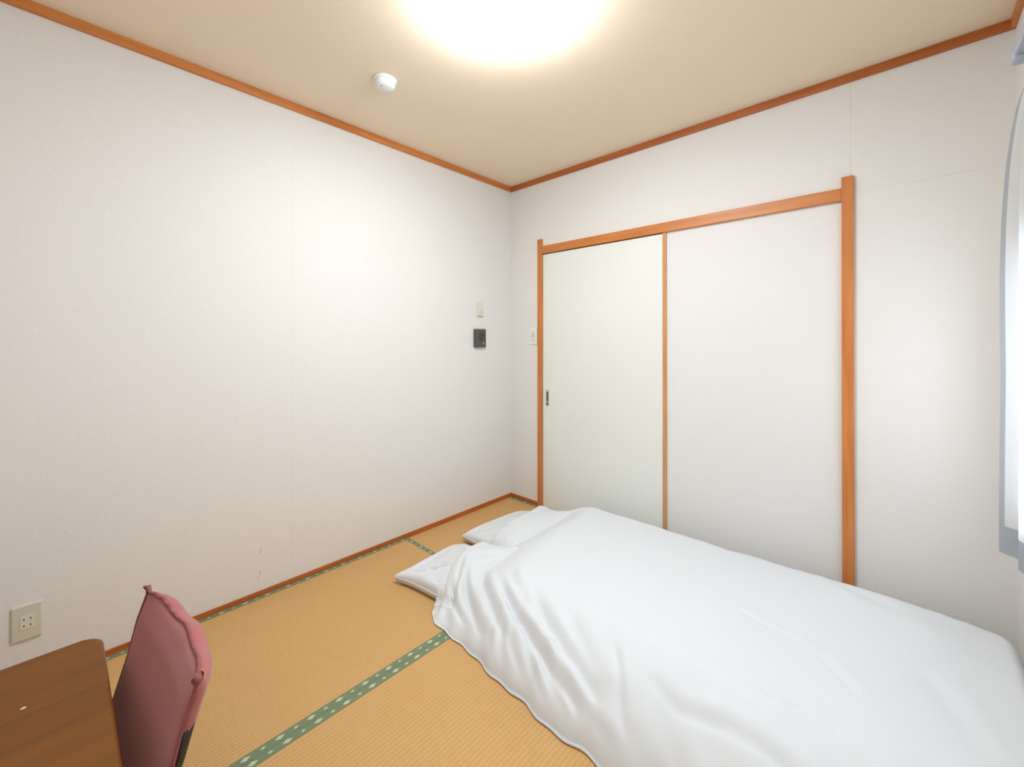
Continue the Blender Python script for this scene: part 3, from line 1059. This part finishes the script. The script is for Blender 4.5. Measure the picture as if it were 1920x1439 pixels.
# pillow support under the head end
zb = np.zeros_like(DX)
for P in PIL:
    a, b_ = pillow_uv(P, DX, DY)
    zb = np.maximum(zb, np.where((np.abs(a) < 1.12) & (np.abs(b_) < 1.12), pillow_height(P, np.clip(a, -1, 1), np.clip(b_, -1, 1)) + 0.012, 0))
def blur(a, k, axis):
    ker = np.hanning(2 * k + 3)[1:-1]; ker /= ker.sum()
    pad = [(0, 0), (0, 0)]; pad[axis] = (k, k)
    ap = np.pad(a, pad, mode='edge')
    return np.apply_along_axis(lambda r: np.convolve(r, ker, 'valid'), axis, ap)
zs_ = zb.copy()
zs_ = np.maximum(zs_, blur(blur(zs_, 8, 1), 6, 0))
zs_ = zs_ * (1 - smooth01((DX - 0.74) / 0.12))
# creases: polyline, width, depth, ridge; a valley with a soft ridge on its upper side
def crease(pl, wd, dp, ridge=0.6, taper=0.25):
    p_ = np.array(pl)
    best = np.full(DX.shape, 1e9); sgn = np.zeros_like(DX); tt = np.zeros_like(DX)
    seg = np.hypot(*np.diff(p_, axis=0).T); cum = np.concatenate([[0], np.cumsum(seg)]); tot = cum[-1]
    for k in range(len(p_) - 1):
        ax, ay = p_[k]; bx, by = p_[k + 1]
        vx, vy = bx - ax, by - ay
        t = np.clip(((DX - ax) * vx + (DY - ay) * vy) / (vx * vx + vy * vy), 0, 1)
        ex, ey = DX - ax - t * vx, DY - ay - t * vy
        d = np.hypot(ex, ey)
        m_ = d < best
        best = np.where(m_, d, best)
        sgn = np.where(m_, np.sign(vx * ey - vy * ex), sgn)
        tt = np.where(m_, (cum[k] + t * seg[k]) / tot, tt)
    sd_ = best * sgn
    tp = smooth01(tt / taper) * smooth01((1 - tt) / taper)
    val = -dp * np.exp(-(sd_ / wd) ** 2) + ridge * dp * np.exp(-((sd_ - 2.0 * wd) / (1.5 * wd)) ** 2)
    return val * tp
wr_ = np.zeros_like(DX)
CR = [
    ([(0.92, -1.06), (1.03, -1.135), (1.12, -1.175), (1.24, -1.215), (1.37, -1.265), (1.47, -1.295), (1.60, -1.325)], 0.014, 0.030, 0.7),
    ([(0.70, -1.06), (0.78, -1.13), (0.88, -1.19), (0.99, -1.25), (1.10, -1.285)], 0.013, 0.020, 0.8),
    ([(0.76, -1.00), (0.85, -1.09), (0.95, -1.155), (1.09, -1.23), (1.20, -1.28)], 0.015, 0.018, 0.8),
    ([(0.68, -1.13), (0.76, -1.19), (0.84, -1.225), (0.95, -1.27)], 0.010, 0.015, 0.8),
    ([(0.64, -1.02), (0.70, -1.10), (0.75, -1.17), (0.80, -1.24)], 0.012, 0.012, 0.7),
    ([(0.92, -0.98), (1.02, -1.08), (1.12, -1.14), (1.22, -1.175)], 0.020, 0.011, 0.8),
    ([(1.10, -1.06), (1.27, -1.165), (1.37, -1.205), (1.47, -1.24), (1.60, -1.28)], 0.018, 0.014, 0.8),
    ([(1.28, -1.07), (1.40, -1.16), (1.52, -1.22), (1.64, -1.27)], 0.022, 0.009, 0.8),
    ([(1.50, -1.10), (1.56, -1.18), (1.61, -1.26), (1.66, -1.31)], 0.012, 0.010, 0.6),
    ([(1.46, -1.27), (1.56, -1.305), (1.66, -1.325)], 0.010, 0.014, 0.6),
    ([(1.62, -1.15), (1.75, -1.185), (1.87, -1.16), (2.0, -1.17), (2.1, -1.21)], 0.018, 0.008, 0.7),
    ([(1.72, -0.66), (1.82, -0.68), (1.92, -0.70), (2.01, -0.72), (2.08, -0.70)], 0.010, 0.0055, 0.8),
    ([(2.00, -0.71), (2.06, -0.78), (2.13, -0.87)], 0.014, 0.005, 0.7),
    ([(1.85, -1.03), (2.0, -1.01), (2.07, -1.04), (2.14, -1.12)], 0.016, 0.006, 0.7),
    ([(0.62, -0.90), (0.68, -0.80), (0.72, -0.66), (0.73, -0.52)], 0.025, 0.006, 0.6),
    ([(0.66, -1.02), (0.74, -0.94), (0.82, -0.88)], 0.020, 0.006, 0.7),
    ([(0.55, -0.22), (0.60, -0.17), (0.68, -0.15)], 0.030, 0.016, 0.5),
    ([(2.22, -0.55), (2.30, -0.70), (2.36, -0.90)], 0.03, 0.006, 0.6),
    ([(1.95, -0.20), (2.10, -0.27), (2.25, -0.33)], 0.03, 0.005, 0.6),
    ([(1.55, -0.16), (1.68, -0.21), (1.78, -0.24)], 0.02, 0.004, 0.6),
]
for c_ in CR:
    wr_ += 0.82 * crease(*c_) * smooth01(dn / 0.11)
soft = smooth01(np.minimum(np.minimum(dn, df), np.minimum(dh, dfo)) / 0.05)
wr_ += 0.006 * vnoise(DX, DY, 11, 3.1) + 0.0028 * vnoise(DX + 0.4 * DY, DY, 12, 8.0)
# fine gathers near the hem
gath = smooth01(dn / 0.06) * np.exp(-(dn / 0.13) ** 2) * 0.0055 * np.sin(DX * 62 + 9 * vnoise(DX, DY, 13, 5) + DY * 35)
gath += np.exp(-(dh / 0.07) ** 2) * 0.004 * np.sin(DY * 70 + 8 * vnoise(DX, DY, 14, 6) - DX * 30)
gath += np.exp(-(df / 0.10) ** 2) * 0.0045 * np.sin(DX * 38 + 7 * vnoise(DX, DY, 15, 4))
lip = 0.040 + 0.055 * np.exp(-((DX - 0.50) / 0.10) ** 2 - ((DY + 0.19) / 0.07) ** 2)
A_ = zs_ + lip * round_edge(dh, 0.055, 2.2)
top_z = side * (A_ + (Hh - A_) * smooth01(dh / 0.42))
top_z = np.maximum(top_z, zs_) + (wr_ + gath) * soft
RIM = 0.006
rim = np.zeros_like(DX, dtype=bool)
rim[0, :] = rim[-1, :] = True
rim[:, 0] = rim[:, -1] = True
base = np.maximum(zs_, 0.002)
top_z = np.maximum(top_z, base + 0.004)
rimz = np.maximum(zs_ + 0.004, RIM)
top_z = np.where(rim, rimz, np.maximum(top_z, rimz * (1 - soft)))
bot_z = np.where(rim, rimz, base)
tv = np.stack([DX.ravel(), DY.ravel(), top_z.ravel()], 1)
bv = np.stack([DX.ravel(), DY.ravel(), bot_z.ravel()], 1)
org = np.array([1.5, -0.7, 0.0])
# coarser underside is not needed: both sheets share the outline
dv = closed_from_sheets('duvet', tv - org, bv - org, NU, NV, 'cotton')
dv.location = tuple(org)
tag(dv, 'puffy white duvet spread over the futon along the closet wall', 'duvet')
